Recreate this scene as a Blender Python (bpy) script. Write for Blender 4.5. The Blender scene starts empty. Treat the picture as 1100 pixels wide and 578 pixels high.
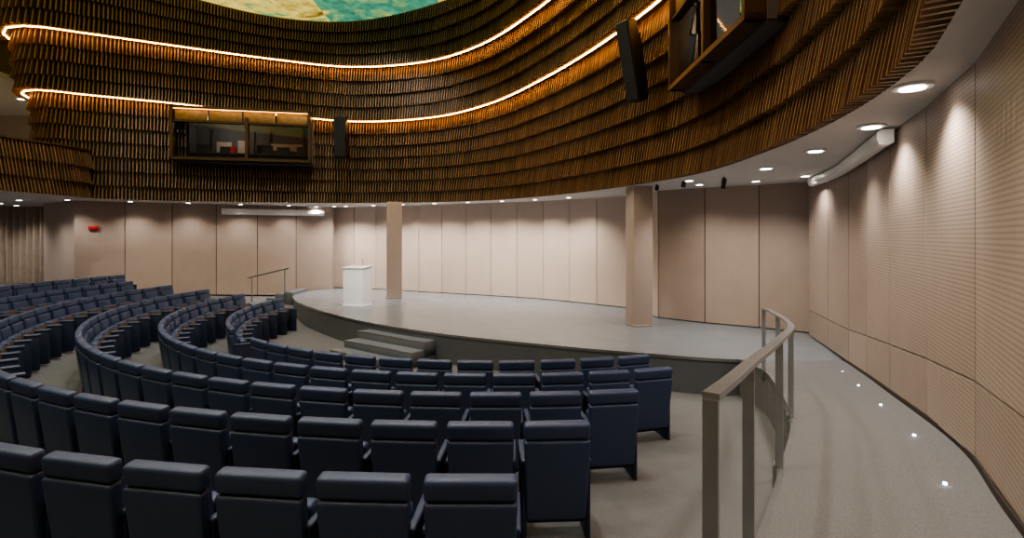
import bpy, bmesh, math, random
from mathutils import Vector, Matrix
random.seed(7)
S=bpy.context.scene
COL=S.collection
# ---------------------------------------------------------------- materials
def mat(name,color,rough=.6,metal=0.,noise=0,nscale=30,bump=0,island=0,emit=None,estr=0,spec=None):
    m=bpy.data.materials.new(name); m.use_nodes=True
    nt=m.node_tree; b=nt.nodes['Principled BSDF']
    b.inputs['Base Color'].default_value=(*color,1)
    b.inputs['Roughness'].default_value=rough
    b.inputs['Metallic'].default_value=metal
    if spec is not None: b.inputs['Specular IOR Level'].default_value=spec
    src=None
    if noise or bump:
        tc=nt.nodes.new('ShaderNodeTexCoord'); n=nt.nodes.new('ShaderNodeTexNoise')
        n.inputs['Scale'].default_value=nscale; n.inputs['Detail'].default_value=4
        nt.links.new(tc.outputs['Object'],n.inputs['Vector'])
        if noise:
            mr=nt.nodes.new('ShaderNodeMapRange')
            mr.inputs[1].default_value=.3; mr.inputs[2].default_value=.7
            mr.inputs[3].default_value=1-noise; mr.inputs[4].default_value=1+noise
            nt.links.new(n.outputs['Fac'],mr.inputs[0]); src=mr.outputs[0]
        if bump:
            bp=nt.nodes.new('ShaderNodeBump'); bp.inputs['Strength'].default_value=bump
            bp.inputs['Distance'].default_value=.01
            nt.links.new(n.outputs['Fac'],bp.inputs['Height']); nt.links.new(bp.outputs[0],b.inputs['Normal'])
    if island:
        g=nt.nodes.new('ShaderNodeNewGeometry'); mr2=nt.nodes.new('ShaderNodeMapRange')
        mr2.inputs[3].default_value=1-island; mr2.inputs[4].default_value=1+island
        nt.links.new(g.outputs['Random Per Island'],mr2.inputs[0])
        if src:
            mm=nt.nodes.new('ShaderNodeMath'); mm.operation='MULTIPLY'
            nt.links.new(src,mm.inputs[0]); nt.links.new(mr2.outputs[0],mm.inputs[1]); src=mm.outputs[0]
        else: src=mr2.outputs[0]
    if src:
        v=nt.nodes.new('ShaderNodeVectorMath'); v.operation='SCALE'
        v.inputs[0].default_value=color; nt.links.new(src,v.inputs['Scale'])
        nt.links.new(v.outputs[0],b.inputs['Base Color'])
    if emit:
        b.inputs['Emission Color'].default_value=(*emit,1); b.inputs['Emission Strength'].default_value=estr
    return m
def panel_mat(name,color,dots=True,isl=.07,hole=.55,sp=.033):
    m=mat(name,color,.55,island=isl,noise=.03,nscale=3)
    nt=m.node_tree; b=nt.nodes['Principled BSDF']
    if dots:
        uv=nt.nodes.new('ShaderNodeUVMap'); sc=nt.nodes.new('ShaderNodeVectorMath'); sc.operation='SCALE'; sc.inputs['Scale'].default_value=1/sp
        fr=nt.nodes.new('ShaderNodeVectorMath'); fr.operation='FRACTION'
        ds=nt.nodes.new('ShaderNodeVectorMath'); ds.operation='DISTANCE'; ds.inputs[1].default_value=(.5,.5,0)
        lt=nt.nodes.new('ShaderNodeMath'); lt.operation='LESS_THAN'; lt.inputs[1].default_value=.25
        mr=nt.nodes.new('ShaderNodeMapRange'); mr.inputs[3].default_value=1; mr.inputs[4].default_value=hole
        nt.links.new(uv.outputs[0],sc.inputs[0]); nt.links.new(sc.outputs[0],fr.inputs[0]); nt.links.new(fr.outputs[0],ds.inputs[0])
        nt.links.new(ds.outputs['Value'],lt.inputs[0]); nt.links.new(lt.outputs[0],mr.inputs[0])
        old=b.inputs['Base Color'].links[0].from_socket
        v=nt.nodes.new('ShaderNodeVectorMath'); v.operation='SCALE'
        nt.links.new(old,v.inputs[0]); nt.links.new(mr.outputs[0],v.inputs['Scale']); nt.links.new(v.outputs[0],b.inputs['Base Color'])
    return m
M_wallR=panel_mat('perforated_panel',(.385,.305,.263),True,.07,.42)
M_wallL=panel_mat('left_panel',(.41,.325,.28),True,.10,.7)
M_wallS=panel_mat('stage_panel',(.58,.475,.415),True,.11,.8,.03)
M_dark=mat('dark_gap',(.03,.022,.018),.9)
M_plaster=mat('white_plaster',(.62,.61,.60),.8,noise=.02,nscale=4)
M_cream=mat('cream_plaster',(.54,.45,.40),.7,noise=.03,nscale=3)
M_carpet=mat('grey_carpet',(.130,.130,.136),.95,noise=.22,nscale=110,bump=.2)
M_stage=mat('stage_floor',(.17,.19,.22),.25,noise=.05,nscale=2)
M_fascia=mat('stage_fascia',(.11,.12,.135),.5,noise=.05,nscale=3)
M_fin=mat('bronze_wood_fin',(.185,.112,.058),.40,island=.25,noise=.12,nscale=12,metal=.2)
M_back=mat('wood_backing',(.018,.012,.008),.7)
M_steel=mat('brushed_steel',(.40,.41,.43),.32,metal=.85,noise=.06,nscale=8)
M_navy=mat('navy_leather',(.040,.062,.130),.38,bump=.25,nscale=220,island=.1)
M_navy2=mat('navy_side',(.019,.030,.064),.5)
M_wood=mat('seat_wood',(.07,.045,.035),.4,noise=.2,nscale=9)
M_black=mat('black_plastic',(.010,.010,.012),.5)
M_white=mat('white_lacquer',(.88,.89,.90),.35)
M_led=mat('warm_led',(1,.6,.2),.5,emit=(1,.44,.10),estr=30)
M_hfill=mat('header_fill_glow',(1,.6,.2),.5,emit=(1,.52,.18),estr=5)  # glow of the added strip above the booth louvres
M_lamp=mat('lamp_disc',(1,1,1),.5,emit=(1,.93,.82),estr=9)
M_bled=mat('blue_led',(1,1,1),.5,emit=(.65,.8,1),estr=8)
M_bronze=mat('bronze_frame',(.11,.07,.04),.4,metal=.5,noise=.1,nscale=6)
M_litwood=mat('lit_wood_louvre',(.46,.27,.11),.45,metal=.1,noise=.2,nscale=5)  # wood louvres, the light on them put into the gold colour
M_red=mat('red_plastic',(.5,.02,.02),.5)
M_booth=mat('booth_grey',(.10,.10,.105),.7)
M_curtain=mat('beige_curtain',(.50,.42,.35),.9,noise=.1,nscale=6)
def glass(name):
    m=bpy.data.materials.new(name); m.use_nodes=True; nt=m.node_tree
    nt.nodes.remove(nt.nodes['Principled BSDF']); out=nt.nodes['Material Output']
    t=nt.nodes.new('ShaderNodeBsdfTransparent'); t.inputs[0].default_value=(.75,.78,.78,1)
    g=nt.nodes.new('ShaderNodeBsdfGlossy'); g.inputs['Roughness'].default_value=.03; g.inputs[0].default_value=(.9,.9,.9,1)
    mx=nt.nodes.new('ShaderNodeMixShader'); mx.inputs[0].default_value=.04
    nt.links.new(t.outputs[0],mx.inputs[1]); nt.links.new(g.outputs[0],mx.inputs[2]); nt.links.new(mx.outputs[0],out.inputs[0])
    return m
M_glass=glass('booth_glass')
def mural():
    m=bpy.data.materials.new('ceiling_mural'); m.use_nodes=True; nt=m.node_tree; b=nt.nodes['Principled BSDF']
    tc=nt.nodes.new('ShaderNodeTexCoord')
    n=nt.nodes.new('ShaderNodeTexNoise'); n.inputs['Scale'].default_value=.8; n.inputs['Detail'].default_value=6; n.inputs['Distortion'].default_value=1.0
    n2=nt.nodes.new('ShaderNodeTexNoise'); n2.inputs['Scale'].default_value=4; n2.inputs['Detail'].default_value=8
    sx=nt.nodes.new('ShaderNodeSeparateXYZ'); cp=nt.nodes.new('ShaderNodeMath'); cp.operation='COMPARE'; cp.inputs[1].default_value=-4.6; cp.inputs[2].default_value=2.1
    mu=nt.nodes.new('ShaderNodeMath'); mu.operation='MULTIPLY'; mu.inputs[1].default_value=.2
    sb=nt.nodes.new('ShaderNodeMath'); sb.operation='SUBTRACT'; ad=nt.nodes.new('ShaderNodeMath'); ad.inputs[1].default_value=.05
    r=nt.nodes.new('ShaderNodeValToRGB'); e=r.color_ramp.elements
    e[0].position=.33; e[0].color=(.06,.27,.17,1); e[1].position=.43; e[1].color=(.20,.38,.16,1)
    for p,c in((.48,(.70,.55,.12,1)),(.56,(.78,.62,.15,1)),(.66,(.45,.34,.06,1)),(.74,(.22,.12,.03,1))):
        x=e.new(p); x.color=c
    mx=nt.nodes.new('ShaderNodeMixRGB'); mx.blend_type='OVERLAY'; mx.inputs[0].default_value=.8
    nt.links.new(tc.outputs['Object'],n.inputs['Vector']); nt.links.new(tc.outputs['Object'],n2.inputs['Vector']); nt.links.new(tc.outputs['Object'],sx.inputs[0])
    nt.links.new(sx.outputs[0],cp.inputs[0]); nt.links.new(cp.outputs[0],mu.inputs[0]); nt.links.new(n.outputs['Fac'],ad.inputs[0]); nt.links.new(ad.outputs[0],sb.inputs[0]); nt.links.new(mu.outputs[0],sb.inputs[1])
    nt.links.new(sb.outputs[0],r.inputs[0]); nt.links.new(r.outputs[0],mx.inputs[1]); nt.links.new(n2.outputs['Fac'],mx.inputs[2])
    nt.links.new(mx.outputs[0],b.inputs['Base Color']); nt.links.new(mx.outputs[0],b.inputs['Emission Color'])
    b.inputs['Emission Strength'].default_value=.85  # glow put into the mural in place of cove light on it
    return m
M_mural=mural()
# ---------------------------------------------------------------- helpers
def obj(name,me,mats=(),parent=None,loc=None):
    for m in mats: me.materials.append(m)
    o=bpy.data.objects.new(name,me); COL.objects.link(o)
    if parent: o.parent=parent
    if loc: o.location=loc
    return o
def frombm(name,bm,mats=(),parent=None,smooth=False):
    me=bpy.data.meshes.new(name); bm.to_mesh(me); bm.free()
    if smooth:
        for p in me.polygons: p.use_smooth=True
    return obj(name,me,mats,parent)
def box(bm,c,size,mi=0,rot=None,bev=0,seg=2,taper=None):
    t=bmesh.new(); bmesh.ops.create_cube(t,size=1)
    for v in t.verts:
        v.co=Vector((v.co.x*size[0],v.co.y*size[1],v.co.z*size[2]))
        if taper: v.co=taper(v.co)
    if bev: bmesh.ops.bevel(t,geom=t.edges[:],offset=bev,segments=seg,profile=.6,affect='EDGES')
    mtx=Matrix.Translation(c)
    if rot is not None: mtx=mtx@rot
    t.transform(mtx)
    vm={v:bm.verts.new(v.co) for v in t.verts}
    for f in t.faces:
        nf=bm.faces.new([vm[v] for v in f.verts]); nf.material_index=mi; nf.smooth=bool(bev)
    t.free()
def cyl(bm,c,r,h,mi=0,n=20,r2=None,rot=None):
    t=bmesh.new(); bmesh.ops.create_cone(t,cap_ends=True,segments=n,radius1=r,radius2=r if r2 is None else r2,depth=h)
    mtx=Matrix.Translation(c)
    if rot is not None: mtx=mtx@rot
    t.transform(mtx)
    vm={v:bm.verts.new(v.co) for v in t.verts}
    for f in t.faces:
        nf=bm.faces.new([vm[v] for v in f.verts]); nf.material_index=mi
    t.free()
def RZ(a): return Matrix.Rotation(a,4,'Z')
def RX(a): return Matrix.Rotation(a,4,'X')
def catmull(P,n=16):
    P=[tuple(p) for p in P]; k=len(P[0]); out=[]
    Q=[tuple(2*a-b for a,b in zip(P[0],P[1]))]+P+[tuple(2*a-b for a,b in zip(P[-1],P[-2]))]
    for i in range(1,len(Q)-2):
        for j in range(n):
            t=j/n
            out.append(tuple(.5*((2*Q[i][d])+(-Q[i-1][d]+Q[i+1][d])*t+(2*Q[i-1][d]-5*Q[i][d]+4*Q[i+1][d]-Q[i+2][d])*t*t+(-Q[i-1][d]+3*Q[i][d]-3*Q[i+1][d]+Q[i+2][d])*t**3) for d in range(k)))
    out.append(P[-1]); return out
def resample(P,step,n=None):
    L=[0]
    for a,b in zip(P,P[1:]): L.append(L[-1]+math.hypot(b[0]-a[0],b[1]-a[1]))
    if n is None: n=max(1,round(L[-1]/step))
    out=[];j=0
    for i in range(n+1):
        s=L[-1]*i/n
        while j<len(L)-2 and L[j+1]<s: j+=1
        t=(s-L[j])/max(1e-9,L[j+1]-L[j]); out.append(tuple(x+(y-x)*t for x,y in zip(P[j],P[j+1])))
    return out
def normals(P):
    N=[]
    for i in range(len(P)):
        a=P[max(0,i-1)];b=P[min(len(P)-1,i+1)]
        dx,dy=b[0]-a[0],b[1]-a[1]; l=math.hypot(dx,dy); N.append((-dy/l,dx/l))
    return N
def sweep(name,P,prof,mats,mi=None,closed=False,parent=None):
    bm=bmesh.new(); N=normals(P); rows=[]
    for i,p in enumerate(P):
        rows.append([bm.verts.new((p[0]+N[i][0]*o,p[1]+N[i][1]*o,z)) for o,z in prof(i,p)])
    for a,b in zip(rows,rows[1:]):
        m=len(a)
        for k in range(m if closed else m-1):
            f=bm.faces.new((a[k],b[k],b[(k+1)%m],a[(k+1)%m]))
            if mi: f.material_index=mi[k]
    if closed:
        bm.faces.new(rows[0]); bm.faces.new(rows[-1][::-1])
    return frombm(name,bm,mats,parent)
STAGE=.62; CEIL=3.82
C0=(-.2,13.5)
def floor_z(x,y):
    R=math.hypot(x-C0[0],y-C0[1]); return min(.85,max(0,.103*(R-6.2)))
def walk_z(y):
    return STAGE+max(0,(8.5-y))*.112 if y>5.6 else .945+(5.6-y)*.105
def edge_z(y):
    d=.13 if y<5.2 else max(0,.13*(8.4-y)/3.2)
    return walk_z(y)-d
# ---------------------------------------------------------------- floor (raked, conical)
bm=bmesh.new(); rings=[]; NA=96
Rs=[0.5,3,6.2]+[7+i*1.0 for i in range(7)]+[13.8,14.45]+[15+i for i in range(12)]
for R in Rs:
    r=[]
    for k in range(NA):
        a=2*math.pi*k/NA; x=C0[0]+R*math.cos(a); y=C0[1]+R*math.sin(a); r.append(bm.verts.new((x,y,floor_z(x,y))))
    rings.append(r)
bm.faces.new(rings[0])
for a,b in zip(rings,rings[1:]):
    for k in range(NA): bm.faces.new((a[k],b[k],b[(k+1)%NA],a[(k+1)%NA]))
bmesh.ops.recalc_face_normals(bm,faces=bm.faces[:])
frombm('floor',bm,[M_carpet],smooth=True)
# ---------------------------------------------------------------- stage
front=catmull([(-7.6,19.2),(-7.55,17.8),(-6.8,16.2),(-5.06,13.9),(-3.45,12.25),(-1.48,10.8),(.88,9.6),(2.44,8.95),(3.73,8.54),(5.6,8.42)],8)
backo=[(6.2,10.3),(6.4,10.75),(5.0,11.9),(3.9,12.75),(3.35,14.7),(1.2,16.6),(-.8,17.75),(-3.8,19.2),(-5.5,19.95),(-7.0,20.4)]
bm=bmesh.new()
top=[bm.verts.new((x,y,STAGE)) for x,y in front+backo]; bot=[bm.verts.new((x,y,-.02)) for x,y in front+backo]
bm.faces.new(top)
n=len(top)
for i in range(n):
    f=bm.faces.new((top[i],bot[i],bot[(i+1)%n],top[(i+1)%n])); f.material_index=1
stage=frombm('stage_platform',bm,[M_stage,M_fascia])
sweep('stage_edge_nosing',[p for p in front if p[0]<4.0],lambda i,p:[(0,STAGE+.005),(-.02,STAGE+.005),(-.02,STAGE-.045),(0,STAGE-.045)],[M_steel],closed=True,parent=stage)
# steps (front)
bm=bmesh.new()
tx,ty=.805,-.593; nx,ny=-.593,-.805; ang=math.atan2(ty,tx)
for k in range(3):
    d=.36*(3-k); z=.155*(k+1)
    cx=-2.5+nx*(d/2-.1); cy=11.55+ny*(d/2-.1)
    box(bm,(cx,cy,z/2),(2.2,d+.2,z),0,RZ(ang),.006,1)
    box(bm,(cx,cy,z+.002),(2.16,d+.16,.006),2,RZ(ang))
    box(bm,(cx+nx*(d/2+.10-.02),cy+ny*(d/2+.10-.02),z+.004),(2.2,.05,.01),1,RZ(ang))
frombm('stage_steps',bm,[M_fascia,M_steel,M_stage])
# side steps with handrail
bm=bmesh.new()
for k in range(4):
    z=.155*(k+1); box(bm,(-8.85+k*.3+.1,18.6,z/2+.1),(.32,1.3,z+.2 if k<3 else z+.0),0,None,.005,1)
for (x,zb) in ((-9.1,.35),(-7.95,.62)):
    cyl(bm,(x,17.92,zb+.45),.02,.9,1,10)
box(bm,(-8.525,17.92,.485+.9),(math.hypot(1.15,.27)+.3,.04,.04),1,Matrix.Rotation(-math.atan2(.27,1.15),4,'Y'))
frombm('side_steps_with_handrail',bm,[M_fascia,M_steel])
# ---------------------------------------------------------------- panelled walls
def panels(name,P,w,zb,zt,m,side=1,low=None,th=.03,gap=.02):
    D=resample(P,w); bm=bmesh.new(); uvl=bm.loops.layers.uv.new('UVMap'); s=0
    for a,b in zip(D,D[1:]):
        dx,dy=b[0]-a[0],b[1]-a[1]; L=math.hypot(dx,dy); dx/=L;dy/=L; nx,ny=-dy*side,dx*side
        z0a,z0b=zb(*a[:2]),zb(*b[:2])
        segs=[((z0a,z0b),(zt,zt))] if low is None else [((z0a,z0b),(z0a+low-gap/3,z0b+low-gap/3)),((z0a+low+gap/3,z0b+low+gap/3),(zt,zt))]
        for (ba,bb),(ta,tb) in segs:
            g=gap/2
            A=(a[0]+dx*g,a[1]+dy*g);B=(b[0]-dx*g,b[1]-dy*g)
            pts=[(A,ba,s+g),(B,bb,s+L-g),(B,tb,s+L-g),(A,ta,s+g)]
            fv=[bm.verts.new((p[0]+nx*th,p[1]+ny*th,z)) for p,z,u in pts]
            bv=[bm.verts.new((p[0],p[1],z)) for p,z,u in pts]
            f=bm.faces.new(fv)
            for l,(p,z,u) in zip(f.loops,pts): l[uvl].uv=(u,z)
            for k in range(4): bm.faces.new((fv[k],bv[k],bv[(k+1)%4],fv[(k+1)%4]))
        s+=L
    o=frombm(name,bm,[m])
    R=resample(P,.5)
    sweep('backing',R,lambda i,p:[(-.01*side,zb(*p[:2])-.02),(-.01*side,zt)],[M_dark],parent=o)
    return o
wallR=catmull([(6.15,10.55),(5.55,8.6),(4.9,7.1),(4.22,5.65),(3.33,3.78),(2.6,2.65),(1.5,1.0),(.1,-.7),(-2,-2.5)],12)
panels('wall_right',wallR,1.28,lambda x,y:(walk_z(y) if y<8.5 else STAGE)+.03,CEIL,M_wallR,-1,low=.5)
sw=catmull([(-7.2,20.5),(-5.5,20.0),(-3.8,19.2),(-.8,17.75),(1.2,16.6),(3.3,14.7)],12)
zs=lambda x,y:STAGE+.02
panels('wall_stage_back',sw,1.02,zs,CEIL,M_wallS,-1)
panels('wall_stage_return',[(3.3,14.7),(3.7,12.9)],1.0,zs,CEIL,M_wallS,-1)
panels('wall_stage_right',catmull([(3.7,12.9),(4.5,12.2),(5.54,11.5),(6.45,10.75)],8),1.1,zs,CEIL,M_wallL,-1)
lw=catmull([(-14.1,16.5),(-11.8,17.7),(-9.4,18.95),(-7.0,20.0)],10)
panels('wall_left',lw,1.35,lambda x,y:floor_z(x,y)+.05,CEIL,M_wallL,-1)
panels('wall_left_return',[(-7.0,20.0),(-7.2,20.5)],.6,zs,CEIL,M_wallL,-1)
def plainwall(name,P,z0,z1,m,t=.12,side=-1):
    return sweep(name,P,lambda i,p:[(0,z0),(0,z1),(-t*side,z1),(-t*side,z0)],[m],closed=True)
plainwall('wall_left_end',[(-16.6,18.15),(-14.1,16.5)],.3,CEIL,M_cream)
plainwall('wall_rear',resample(catmull([(-2,-2.5),(-6,-4.5),(-12,-4),(-17,0),(-20.8,6),(-22.4,12),(-22.6,20)],8),1),.2,CEIL,M_cream,.12,-1)
P=[(-22.4+i*.025,19.95+.13*math.sin(i*.025*24)) for i in range(264)]
sweep('stage_curtain',P,lambda i,p:[(0,.86),(0,CEIL-.02)],[M_curtain])
plainwall('wall_far_left',[(-22.5,20.25),(-15.5,20.25)],.3,CEIL,M_cream)
# ---------------------------------------------------------------- ring path
main=[(-4.7,-2.4,7.3,10.5),(-1.2,-1.4,7.3,10.5),(1.0,.6,7.3,10.5),(2.2,2.5,7.3,10.5),(2.75,3.5,7.3,10.5),(3.2,5.0,7.3,10.5),(3.45,6.9,7.3,10.5),(3.42,9.4,7.3,10.5),(2.6,11.8,7.2,10.5),(1.35,14.1,7.05,10.4),(-.3,16.0,6.8,10.2),(-2.4,17.15,6.6,9.95),(-5.2,17.6,6.55,9.65),(-8,17.4,6.75,9.75),(-10.8,16.6,6.9,10.15),(-12.7,15.65,6.9,10.4),(-13.8,15.3,6.95,10.5),(-14.4,15.7,6.95,10.5),(-14.6,17,6.95,10.5)]
D0=catmull(main,16)
PATH=resample(D0,.095); NP=normals(PATH)
layers=[]
off=0.0
LO=.03
for k in range(7):
    layers.append((lambda p,k=k:CEIL+(p[2]-CEIL)*k/7,lambda p,k=k:CEIL+(p[2]-CEIL)*(k+1)/7,off)); off+=LO
L2=off+.21; T2=off=off+.28
for k in range(4):
    layers.append((lambda p,k=k:p[2]+1.7*k/4,lambda p,k=k:p[2]+1.7*(k+1)/4,off)); off+=LO
L3=off+.21; T3=off=off+.28
for k in range(4):
    layers.append((lambda p,k=k:p[2]+1.7+(p[3]-p[2]-1.7)*k/4,lambda p,k=k:p[2]+1.7+(p[3]-p[2]-1.7)*(k+1)/4,off)); off+=LO
def in_window(p,zc):
    if zc>p[2]: return False
    if zc>5.2 and p[1]>15 and -10.55<p[0]<-6.75: return True
    if zc>5.3 and p[0]>2.5 and 6.25<p[1]<9.1: return True
    return False
def fins(name,P,N,layers,seed=1,skip=None,first=True):
    rnd=random.Random(seed); bm=bmesh.new()
    for li,(zl,zh,of) in enumerate(layers):
        ph=rnd.random()*6
        for i,p in enumerate(P):
            z0,z1=zl(p),zh(p)
            if skip and skip(p,(z0+z1)/2): continue
            n=N[i]; t=(n[1],-n[0]); w=.016
            j=rnd.uniform(-.006,.006)+.012*math.sin(i*.33+ph); lean=.006*(1 if li%2 else -1)
            zz=z0+(.0 if (first and li==0) else -.035)+rnd.uniform(-.004,.004)
            pb=of+.14+j; pt=of+.045+j*.5
            vs=[]
            for (o,z,sh) in ((of,zz,lean),(pb,zz,lean),(pt,z1,0),(of,z1,0)):
                for s in (-w,w):
                    vs.append(bm.verts.new((p[0]+n[0]*o+t[0]*(s+sh),p[1]+n[1]*o+t[1]*(s+sh),z)))
            a,b,c,d,e,f,g,h=vs
            for q in ((a,b,d,c),(c,d,f,e),(e,f,h,g),(a,c,e,g),(b,h,f,d)): bm.faces.new(q)
    return frombm(name,bm,[M_fin])
ringo=fins('slatted_balcony_front',PATH,NP,layers,3,in_window)
def backing(name,P,N,layers,parent,skip):
    bm=bmesh.new()
    for li,(zl,zh,of) in enumerate(layers):
        nxt=layers[li+1][2] if li+1<len(layers) else of
        prev=None
        for i,p in enumerate(P):
            n=N[i]; z0,z1=zl(p),zh(p)
            r=[bm.verts.new((p[0]+n[0]*o,p[1]+n[1]*o,z)) for o,z in ((of,z0),(of,z1),(nxt,z1))]
            if prev and not skip(p,(z0+z1)/2):
                bm.faces.new((prev[0],r[0],r[1],prev[1])); bm.faces.new((prev[1],r[1],r[2],prev[2]))
            prev=r
    frombm(name,bm,[M_back],parent)
backing('backing',PATH,NP,layers,ringo,in_window)
PL=resample(D0,.3)
for nm,o,dz in (('cove_led_lower',L2,0),('cove_led_upper',L3,1.7)):
    sweep(nm,PL,lambda i,p:[(o-.017,p[2]+dz-.034),(o+.017,p[2]+dz-.034),(o+.017,p[2]+dz-.012),(o-.017,p[2]+dz-.012)],[M_led],closed=True,parent=ringo)
# left gallery parapet
par=[(-14.2,15.9,5.25),(-13.4,15.65,5.25),(-12.75,15.3,5.2),(-12.65,14.4,5.2),(-12.85,12.5,5.15),(-12.9,8,5.15),(-12,3,5.2),(-9,-1,5.2),(-4.7,-2.4,5.2)]
PP=resample(catmull(par,12),.095); PN=normals(PP)
play=[(lambda p,k=k:CEIL+.005+(p[2]-CEIL)*k/3.0,lambda p,k=k:CEIL+(p[2]-CEIL)*(k+1)/3.0,.03*k) for k in range(3)]
paro=fins('gallery_parapet',PP,PN,play,5)
backing('backing',PP,PN,play,paro,lambda p,z:False)
sweep('coping',PP[::3],lambda i,p:[(-.15,p[2]),(.15,p[2]),(.15,p[2]+.05),(-.15,p[2]+.05)],[M_bronze],closed=True,parent=paro)
# flat ceiling (annulus)
loop=[p for p in resample(D0,.4)]
loop=[p[:2] for p in loop if not(p[0]<-12.7 and p[1]>15)]
loop+= [p[:2] for p in resample(catmull(par,12),.4) if p[0]>-13.0 or p[1]<15]
bm=bmesh.new(); cc=(-5,8); prev=None; first=None
for p in loop:
    q=(cc[0]+(p[0]-cc[0])*2.1,cc[1]+(p[1]-cc[1])*2.1)
    r=[bm.verts.new((p[0],p[1],CEIL)),bm.verts.new((q[0],q[1],CEIL))]
    if prev: bm.faces.new((prev[0],r[0],r[1],prev[1]))
    else: first=r
    prev=r
bm.faces.new((prev[0],first[0],first[1],prev[1]))
frombm('ceiling_lower',bm,[M_plaster])
TOP=10.6
bm=bmesh.new(); cyl(bm,(-5.5,8,TOP+.06),17,.1,0,64); frombm('ceiling',bm,[M_mural])
# upper gallery at left
bm=bmesh.new(); box(bm,(-18.6,12,3.92),(9.5,18,.12)); frombm('gallery_floor',bm,[M_plaster])
bm=bmesh.new(); box(bm,(-19.2,14.6,7.35),(9,12,.1)); frombm('ceiling_gallery',bm,[M_plaster])
plainwall('wall_gallery_back',[(-23,19.6),(-14.6,19.6)],3.9,7.4,M_cream)
plainwall('wall_gallery_side',[(-23,0),(-23,19.6)],3.9,10.5,M_cream,.1,-1)
plainwall('wall_gallery_fascia',[(-23,15.6),(-14.5,15.6)],7.3,10.5,M_back,.1,-1)
gp=resample([(-14.3,15.45,8.65),(-22.8,15.4,8.65)],.10)
fins('gallery_upper_slats',gp,normals(gp),[(lambda p,k=k:8.65+k*.45,lambda p,k=k:9.1+k*.45,.03*k) for k in range(4)],8)
# ---------------------------------------------------------------- booth windows
def booth(name,A,B,z0,z1,split,depth=1.8):
    e=bpy.data.objects.new(name,None); COL.objects.link(e)
    dx,dy=B[0]-A[0],B[1]-A[1]; L=math.hypot(dx,dy); a=math.atan2(dy,dx)
    e.location=(A[0],A[1],z0); e.rotation_euler=(0,0,a)
    H=z1-z0
    bm=bmesh.new(); f=.08
    box(bm,(L/2,.1,f/2),(L,.34,f)); box(bm,(L/2,.1,H-f/2),(L,.34,f))
    box(bm,(f/2,.1,H/2),(f,.34,H)); box(bm,(L-f/2,.1,H/2),(f,.34,H))
    box(bm,(L*split,.08,H/2-.15),(.09,.2,H-.3)); box(bm,(L/2,.05,H*.72),(L-.1,.16,.05))
    npan=4
    for k in range(npan):
        w=(L-.16)/npan; box(bm,(.08+w*(k+.5),.06,H*.845),(w-.05,.06,H*.20),1,None,.01,1)
    frombm('window_frame',bm,[M_bronze,M_litwood],e)
    bm=bmesh.new(); box(bm,(L/2,-.03,H-f-.012),(L-.2,.02,.014)); frombm('header_fill_strip',bm,[M_hfill],e)  # glowing strip added under the header to brighten the louvres
    bm=bmesh.new(); box(bm,(L/2,.09,H*.38),(L-.15,.012,H*.66)); frombm('window_pane',bm,[M_glass],e)
    bm=bmesh.new()
    box(bm,(L/2,.26+depth,H/2),(L,.05,H),6); box(bm,(L/2,.2+depth/2,-.02),(L,depth,.05),6); box(bm,(L/2,.2+depth/2,H),(L,depth,.05),0)
    box(bm,(0,.2+depth/2,H/2),(.05,depth,H),6); box(bm,(L,.2+depth/2,H/2),(.05,depth,H),6)
    box(bm,(L/2,.75,.30),(L-.3,.6,.05),2)
    for u,w,h in ((.18,.45,.28),(.33,.30,.22),(.62,.5,.30),(.76,.4,.26),(.9,.3,.3)):
        box(bm,(L*u,.65,.33+h/2),(w,.05,h),3,RX(-.2)); box(bm,(L*u,.70,.34),(.2,.16,.03),3)
    box(bm,(L*.22,depth+.2,.72),(.5,.04,.42),1); box(bm,(L*.36,depth+.2,.75),(.28,.04,.5),1)
    box(bm,(L*.29,depth+.18,.62),(.16,.05,.3),4); box(bm,(L*.72,depth+.2,.80),(1.1,.04,.25),1)
    for u in (.12,.45,.58,.85): box(bm,(L*u,depth+.2,H*.4),(.05,.05,H*.8),2)
    frombm('booth_interior',bm,[M_back,M_cream,M_bronze,M_black,M_red,M_cream,M_booth],e)
    l=bpy.data.lights.new('booth_lamp','POINT'); l.energy=28; l.color=(1,.85,.7); l.shadow_soft_size=.15
    lo=bpy.data.objects.new('booth_lamp',l); COL.objects.link(lo); lo.parent=e; lo.location=(L*.3,1.0,H-.3)
booth('control_booth_window',(-10.75,16.1),(-6.65,16.93),5.1,6.8,.53)
booth('control_booth_window.001',(2.86,9.15),(2.84,6.1),5.26,7.0,.5,1.0)
# ---------------------------------------------------------------- speakers
M_grille=mat('speaker_grille',(.018,.018,.02),.8)
def speaker(name,x,y,z,h,w,yaw,tilt):
    bm=bmesh.new()
    box(bm,(0,0,0),(w,.26,h),0,None,.03,2)
    box(bm,(0,-.132,0),(w*.86,.01,h*.94),1)
    cyl(bm,(0,.16,h*.2),.02,.3,0,8,rot=RX(math.pi/2)); cyl(bm,(0,.16,-h*.25),.02,.3,0,8,rot=RX(math.pi/2)); box(bm,(0,.3,0),(.08,.03,h*.7),0)
    o=frombm(name,bm,[M_black,M_grille])
    o.location=(x,y,z); o.rotation_euler=(tilt,0,yaw)
speaker('line_array_speaker',-5.6,16.75,5.92,1.35,.40,0,math.radians(3))
speaker('line_array_speaker.001',2.42,10.35,6.2,1.6,.36,math.radians(-60),math.radians(12))
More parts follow.
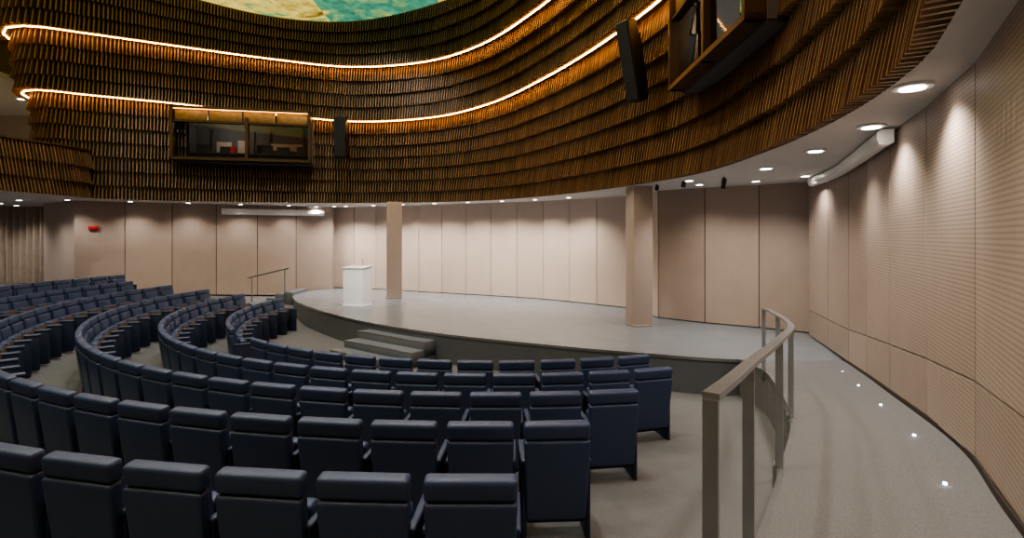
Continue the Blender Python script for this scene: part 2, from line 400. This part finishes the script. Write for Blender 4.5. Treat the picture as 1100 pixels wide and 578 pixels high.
# ---------------------------------------------------------------- columns, lectern
M_col=mat('column_cladding',(.43,.345,.305),.55,noise=.03,nscale=3)
def column(name,x,y,w,yaw):
    bm=bmesh.new(); H=CEIL-STAGE
    box(bm,(0,0,H/2+.002),(w,w,H-.008),0,None,.012,2); box(bm,(0,0,.02),(w+.006,w+.006,.035),0,None,.004,1)
    o=frombm(name,bm,[M_col,M_fascia]); o.location=(x,y,STAGE+.002); o.rotation_euler=(0,0,yaw)
column('column',2.94,11.85,.46,math.radians(10))
column('column.001',-3.95,17.2,.50,math.radians(12))
bm=bmesh.new()
def tp(v):
    if v.z>0: v=Vector((v.x,v.y,v.z+(.05 if v.y>0 else 0)))
    return v
box(bm,(0,0,.55),(.68,.46,1.10),0,None,.01,2,taper=tp)
box(bm,(0,0,1.14),(.74,.52,.03),0,RX(math.atan2(.05,.46)),.006,1)
box(bm,(0,-.0,.015),(.70,.48,.03),0)
cyl(bm,(.12,.1,1.24),.006,.18,2,8); cyl(bm,(.12,.1,1.34),.013,.04,2,8)
o=frombm('lectern',bm,[M_white,M_fascia,M_black]); o.location=(-4.62,15.3,STAGE+.002); o.rotation_euler=(0,0,math.radians(-18))
# ---------------------------------------------------------------- projector screen housings
P=resample([(p[0],p[1]) for p in wallR if 5.25<p[1]<9.9],.4)
hp=[(-.08,-.07),(-.02,-.09),(.05,-.08),(.07,-.03),(.07,.04),(.04,.075),(-.08,.075)]
sweep('projection_screen_housing',P,lambda i,p:[(-.15-a,CEIL-.09+b) for a,b in hp],[M_white],closed=True)
sweep('projection_screen_housing.001',[(-10.35,18.25),(-7.25,19.75)],lambda i,p:[(-.0-a,CEIL-.25+b*1.3) for a,b in hp],[M_white],closed=True)
# ---------------------------------------------------------------- walkway ramp
rail=[(-1.9,-2.4),(-.5,0),(.66,1.7),(1.14,2.45),(1.86,3.57),(2.8,5.15),(3.5,6.9),(3.7,7.6),(3.76,8.46)]
RL=resample(catmull(rail,12),.0,n=40)
WRr=resample([p for p in wallR if p[1]<8.6][::-1],.0,n=40)
bm=bmesh.new(); rows=[]
for a,b in zip(RL,WRr):
    za=edge_z(a[1]); zb=walk_z(b[1])
    rows.append([bm.verts.new((a[0],a[1],floor_z(*a)-.02)),bm.verts.new((a[0],a[1],za-.10)),bm.verts.new((a[0],a[1],za+.012)),bm.verts.new((a[0]+.03,a[1]-.02,za+.012)),bm.verts.new((b[0]+.02,b[1],zb))])
for r,q in zip(rows,rows[1:]):
    for k,m in ((0,1),(1,2),(2,2),(3,0)):
        f=bm.faces.new((r[k],r[k+1],q[k+1],q[k])); f.material_index=m
frombm('floor_ramp',bm,[M_carpet,M_carpet,M_steel])
sweep('baseboard_right',[p for p in wallR if p[1]<8.5],lambda i,p:[(-.031,walk_z(p[1])-.02),(-.045,walk_z(p[1])-.02),(-.045,walk_z(p[1])+.035),(-.031,walk_z(p[1])+.035)],[M_dark],closed=True)
# railing
RD=[p for p in catmull(rail,24) if 1.68<=p[1]<=7.5]
RD=resample(RD,.12)
bm=bmesh.new()
def bar(P,w,h,zf):
    N=normals(P); rows=[]
    for p,n in zip(P,N):
        z=zf(p); rows.append([bm.verts.new((p[0]+n[0]*o,p[1]+n[1]*o,z+dz)) for o,dz in ((-w/2,0),(w/2,0),(w/2,h),(-w/2,h))])
    for r,q in zip(rows,rows[1:]):
        for k in range(4): bm.faces.new((r[k],r[(k+1)%4],q[(k+1)%4],q[k]))
    bm.faces.new(rows[0]); bm.faces.new(rows[-1])
bar(RD,.055,.022,lambda p:edge_z(p[1])+.905)
NR=normals(RD)
for (x,y) in ((.68,1.72),(1.14,2.45),(1.86,3.57),(2.72,5.0),(3.3,6.35),(3.69,7.47)):
    i=min(range(len(RD)),key=lambda k:(RD[k][0]-x)**2+(RD[k][1]-y)**2); n=NR[i]
    px,py=RD[i][0],RD[i][1]; z=edge_z(py); a=math.atan2(n[1],n[0])
    box(bm,(px,py,z+.455),(.05,.02,.90),0,RZ(a))
    box(bm,(px+n[0]*.03,py+n[1]*.03,z-.04),(.016,.09,.16),0,RZ(a))
frombm('stair_railing',bm,[M_steel])
bm=bmesh.new()
for p in resample([q for q in wallR if 2.0<q[1]<8.4],1.15):
    cyl(bm,(p[0]-.26,p[1]+.05,walk_z(p[1]+.05)-.012),.011,.012,0,12)
frombm('floor_marker_lights',bm,[M_bled])
bm=bmesh.new(); cyl(bm,(.30,4.35,floor_z(.30,4.35)+.008),.09,.015,0,20); cyl(bm,(.30,4.35,floor_z(.30,4.35)+.016),.06,.01,1,20)
frombm('floor_outlet',bm,[M_black,M_steel])
# ---------------------------------------------------------------- chairs
bm=bmesh.new(); tl=RX(math.radians(7))
def wider(v):
    k=1+.05*(v.z/.3); return Vector((v.x*k,v.y,v.z))
box(bm,(0,-.035,.485),(.475,.085,.63),0,tl,.022,3,taper=wider)
box(bm,(0,-.066,.865),(.500,.095,.125),0,tl,.03,3)
box(bm,(0,.02,.60),(.42,.06,.42),0,tl,.02,2)
for s in(-1,1):
    box(bm,(s*.245,.17,.30),(.034,.40,.60),1,None,.012,2)
    box(bm,(s*.245,.17,.61),(.048,.42,.035),0,None,.012,2)
box(bm,(0,.13,.47),(.43,.10,.42),0,RX(math.radians(4)),.03,3)
box(bm,(0,.187,.47),(.41,.018,.38),2,RX(math.radians(4)),.006,1)
box(bm,(0,.05,.16),(.44,.05,.09),1,None,.01,1)
bmesh.ops.recalc_face_normals(bm,faces=bm.faces[:])
cm=bpy.data.meshes.new('auditorium_chair'); bm.to_mesh(cm); bm.free()
for m in (M_navy,M_navy2,M_wood): cm.materials.append(m)
rowsR=[(6.3,-18,97,[(41,50)]),(7.4,-15,98,[]),(8.5,-8.0,98,[]),(9.6,-3.2,98,[]),(10.7,.1,98,[]),(11.8,16,100,[])]
nc=0
for R,a0,a1,gaps in rowsR:
    st=math.degrees(.572/R); a=a0
    while a<=a1:
        if not any(g0<a<g1 for g0,g1 in gaps):
            t=math.radians(a); x=C0[0]-R*math.sin(t); y=C0[1]-R*math.cos(t)
            o=bpy.data.objects.new('auditorium_chair' if nc==0 else 'auditorium_chair.%03d'%nc,cm); COL.objects.link(o)
            o.location=(x,y,floor_z(x,y)); o.rotation_euler=(0,0,-t); nc+=1
        a+=st
# ---------------------------------------------------------------- downlights
def spot(name,x,y,z,e,ang=120,blend=.8,col=(1,.91,.81),r=.06):
    l=bpy.data.lights.new(name,'SPOT'); l.energy=e; l.spot_size=math.radians(ang); l.spot_blend=blend; l.color=col; l.shadow_soft_size=r
    o=bpy.data.objects.new(name,l); COL.objects.link(o); o.location=(x,y,z)
    return o
k=0
def downlight(x,y,e,r=.10,z=CEIL,ang=130):
    global k
    nm='ceiling_downlight' if k==0 else 'ceiling_downlight.%03d'%k; k+=1
    bm=bmesh.new(); cyl(bm,(0,0,-.012),r*1.3,.022,0,24); cyl(bm,(0,0,-.026),r*.85,.008,1,24)
    o=frombm(nm,bm,[M_white,M_lamp]); o.location=(x,y,z)
    s=spot('lamp',0,0,-.05,e,ang); s.parent=o
for x,y in ((3.05,3.9),(3.72,5.3),(4.03,6.8),(4.24,8.55),(1.75,1.9),(.3,-.6)): downlight(x,y,100)
off_sw=resample(sw,1.35); Ns=normals(off_sw)
for p,n in zip(off_sw[:-1],Ns): downlight(p[0]-n[0]*1.0,p[1]-n[1]*1.0,200,.07)
for x,y in ((4.1,11.2),(5.0,10.5),(5.5,9.6),(3.6,10.4)): downlight(x,y,85,.08)
pl=resample(lw,1.7); Nl=normals(pl)
for p,n in zip(pl,Nl): downlight(p[0]-n[0]*.75,p[1]-n[1]*.75,90,.07)
for x,y in ((-15.4,16.0),(-16.5,14),(-15,12),(-17.5,17.5),(-18.2,18.8),(-20,18.8)): downlight(x,y,100,.08)  # the pair nearest the curtain is added to brighten it
for x,y in ((-16.5,17.2),(-18,17.6)): downlight(x,y,60,.1,7.3)
for j,(x,y) in enumerate(((3.55,10.6),(4.1,9.9),(3.2,11.3),(4.5,10.9))):
    bm=bmesh.new(); cyl(bm,(0,0,-.02),.02,.04,0,12); cyl(bm,(0,0,-.08),.045,.09,0,16,rot=RX(.5))
    o=frombm('stage_spotlight' if j==0 else 'stage_spotlight.%03d'%j,bm,[M_black]); o.location=(x,y,CEIL)
bm=bmesh.new(); box(bm,(0,0,0),(.26,.04,.13),0,None,.005,1); o=frombm('exit_sign',bm,[M_red]); o.location=(-13.62,16.66,2.95); o.rotation_euler=(0,0,math.radians(27))
j=0
for x,y in ((-9.5,4),(-9.5,11.5),(-5,8),(-5,1),(-1,4),(-1,10.5),(-5,14)):  # unseen fill spots with housings, added to light the hall from above
    bm=bmesh.new(); cyl(bm,(0,0,.12),.16,.26,0,20); cyl(bm,(0,0,-.015),.14,.01,1,20)
    o=frombm('hall_fill_light' if j==0 else 'hall_fill_light.%03d'%j,bm,[M_black,M_lamp]); o.location=(x,y,TOP-.25); j+=1
    s=spot('lamp',0,0,-.04,860,125,.7,(1,.97,.94),.14); s.parent=o
# added spot and housing on the high ceiling, only to brighten the lectern
bm=bmesh.new(); cyl(bm,(0,0,.2),.12,.5,0,20); cyl(bm,(0,0,-.06),.10,.01,1,20); cyl(bm,(0,0,.48),.03,.3,0,10)
o=frombm('lectern_fill_spot',bm,[M_black,M_lamp]); o.location=(-2.5,7,9.9)
o.rotation_euler=(Vector((-4.62,15.3,1.2))-Vector((-2.5,7,9.9))).to_track_quat('-Z','Y').to_euler()
s=spot('lamp',0,0,-.08,2400,12,.6,(1,.98,.97),.08); s.parent=o
# ---------------------------------------------------------------- world, camera
w=bpy.data.worlds.new('world'); S.world=w; w.use_nodes=True
w.node_tree.nodes['Background'].inputs[0].default_value=(.5,.48,.45,1); w.node_tree.nodes['Background'].inputs[1].default_value=.1
S.view_settings.look='AgX - Medium High Contrast'
S.view_settings.exposure=.3
c=bpy.data.cameras.new('camera'); c.lens=18; c.sensor_width=36; c.shift_y=-35/1100; c.clip_end=200; c.clip_start=.05
co=bpy.data.objects.new('camera',c); COL.objects.link(co); co.location=(0,0,2.67); co.rotation_euler=(math.radians(90),0,0)
S.camera=co
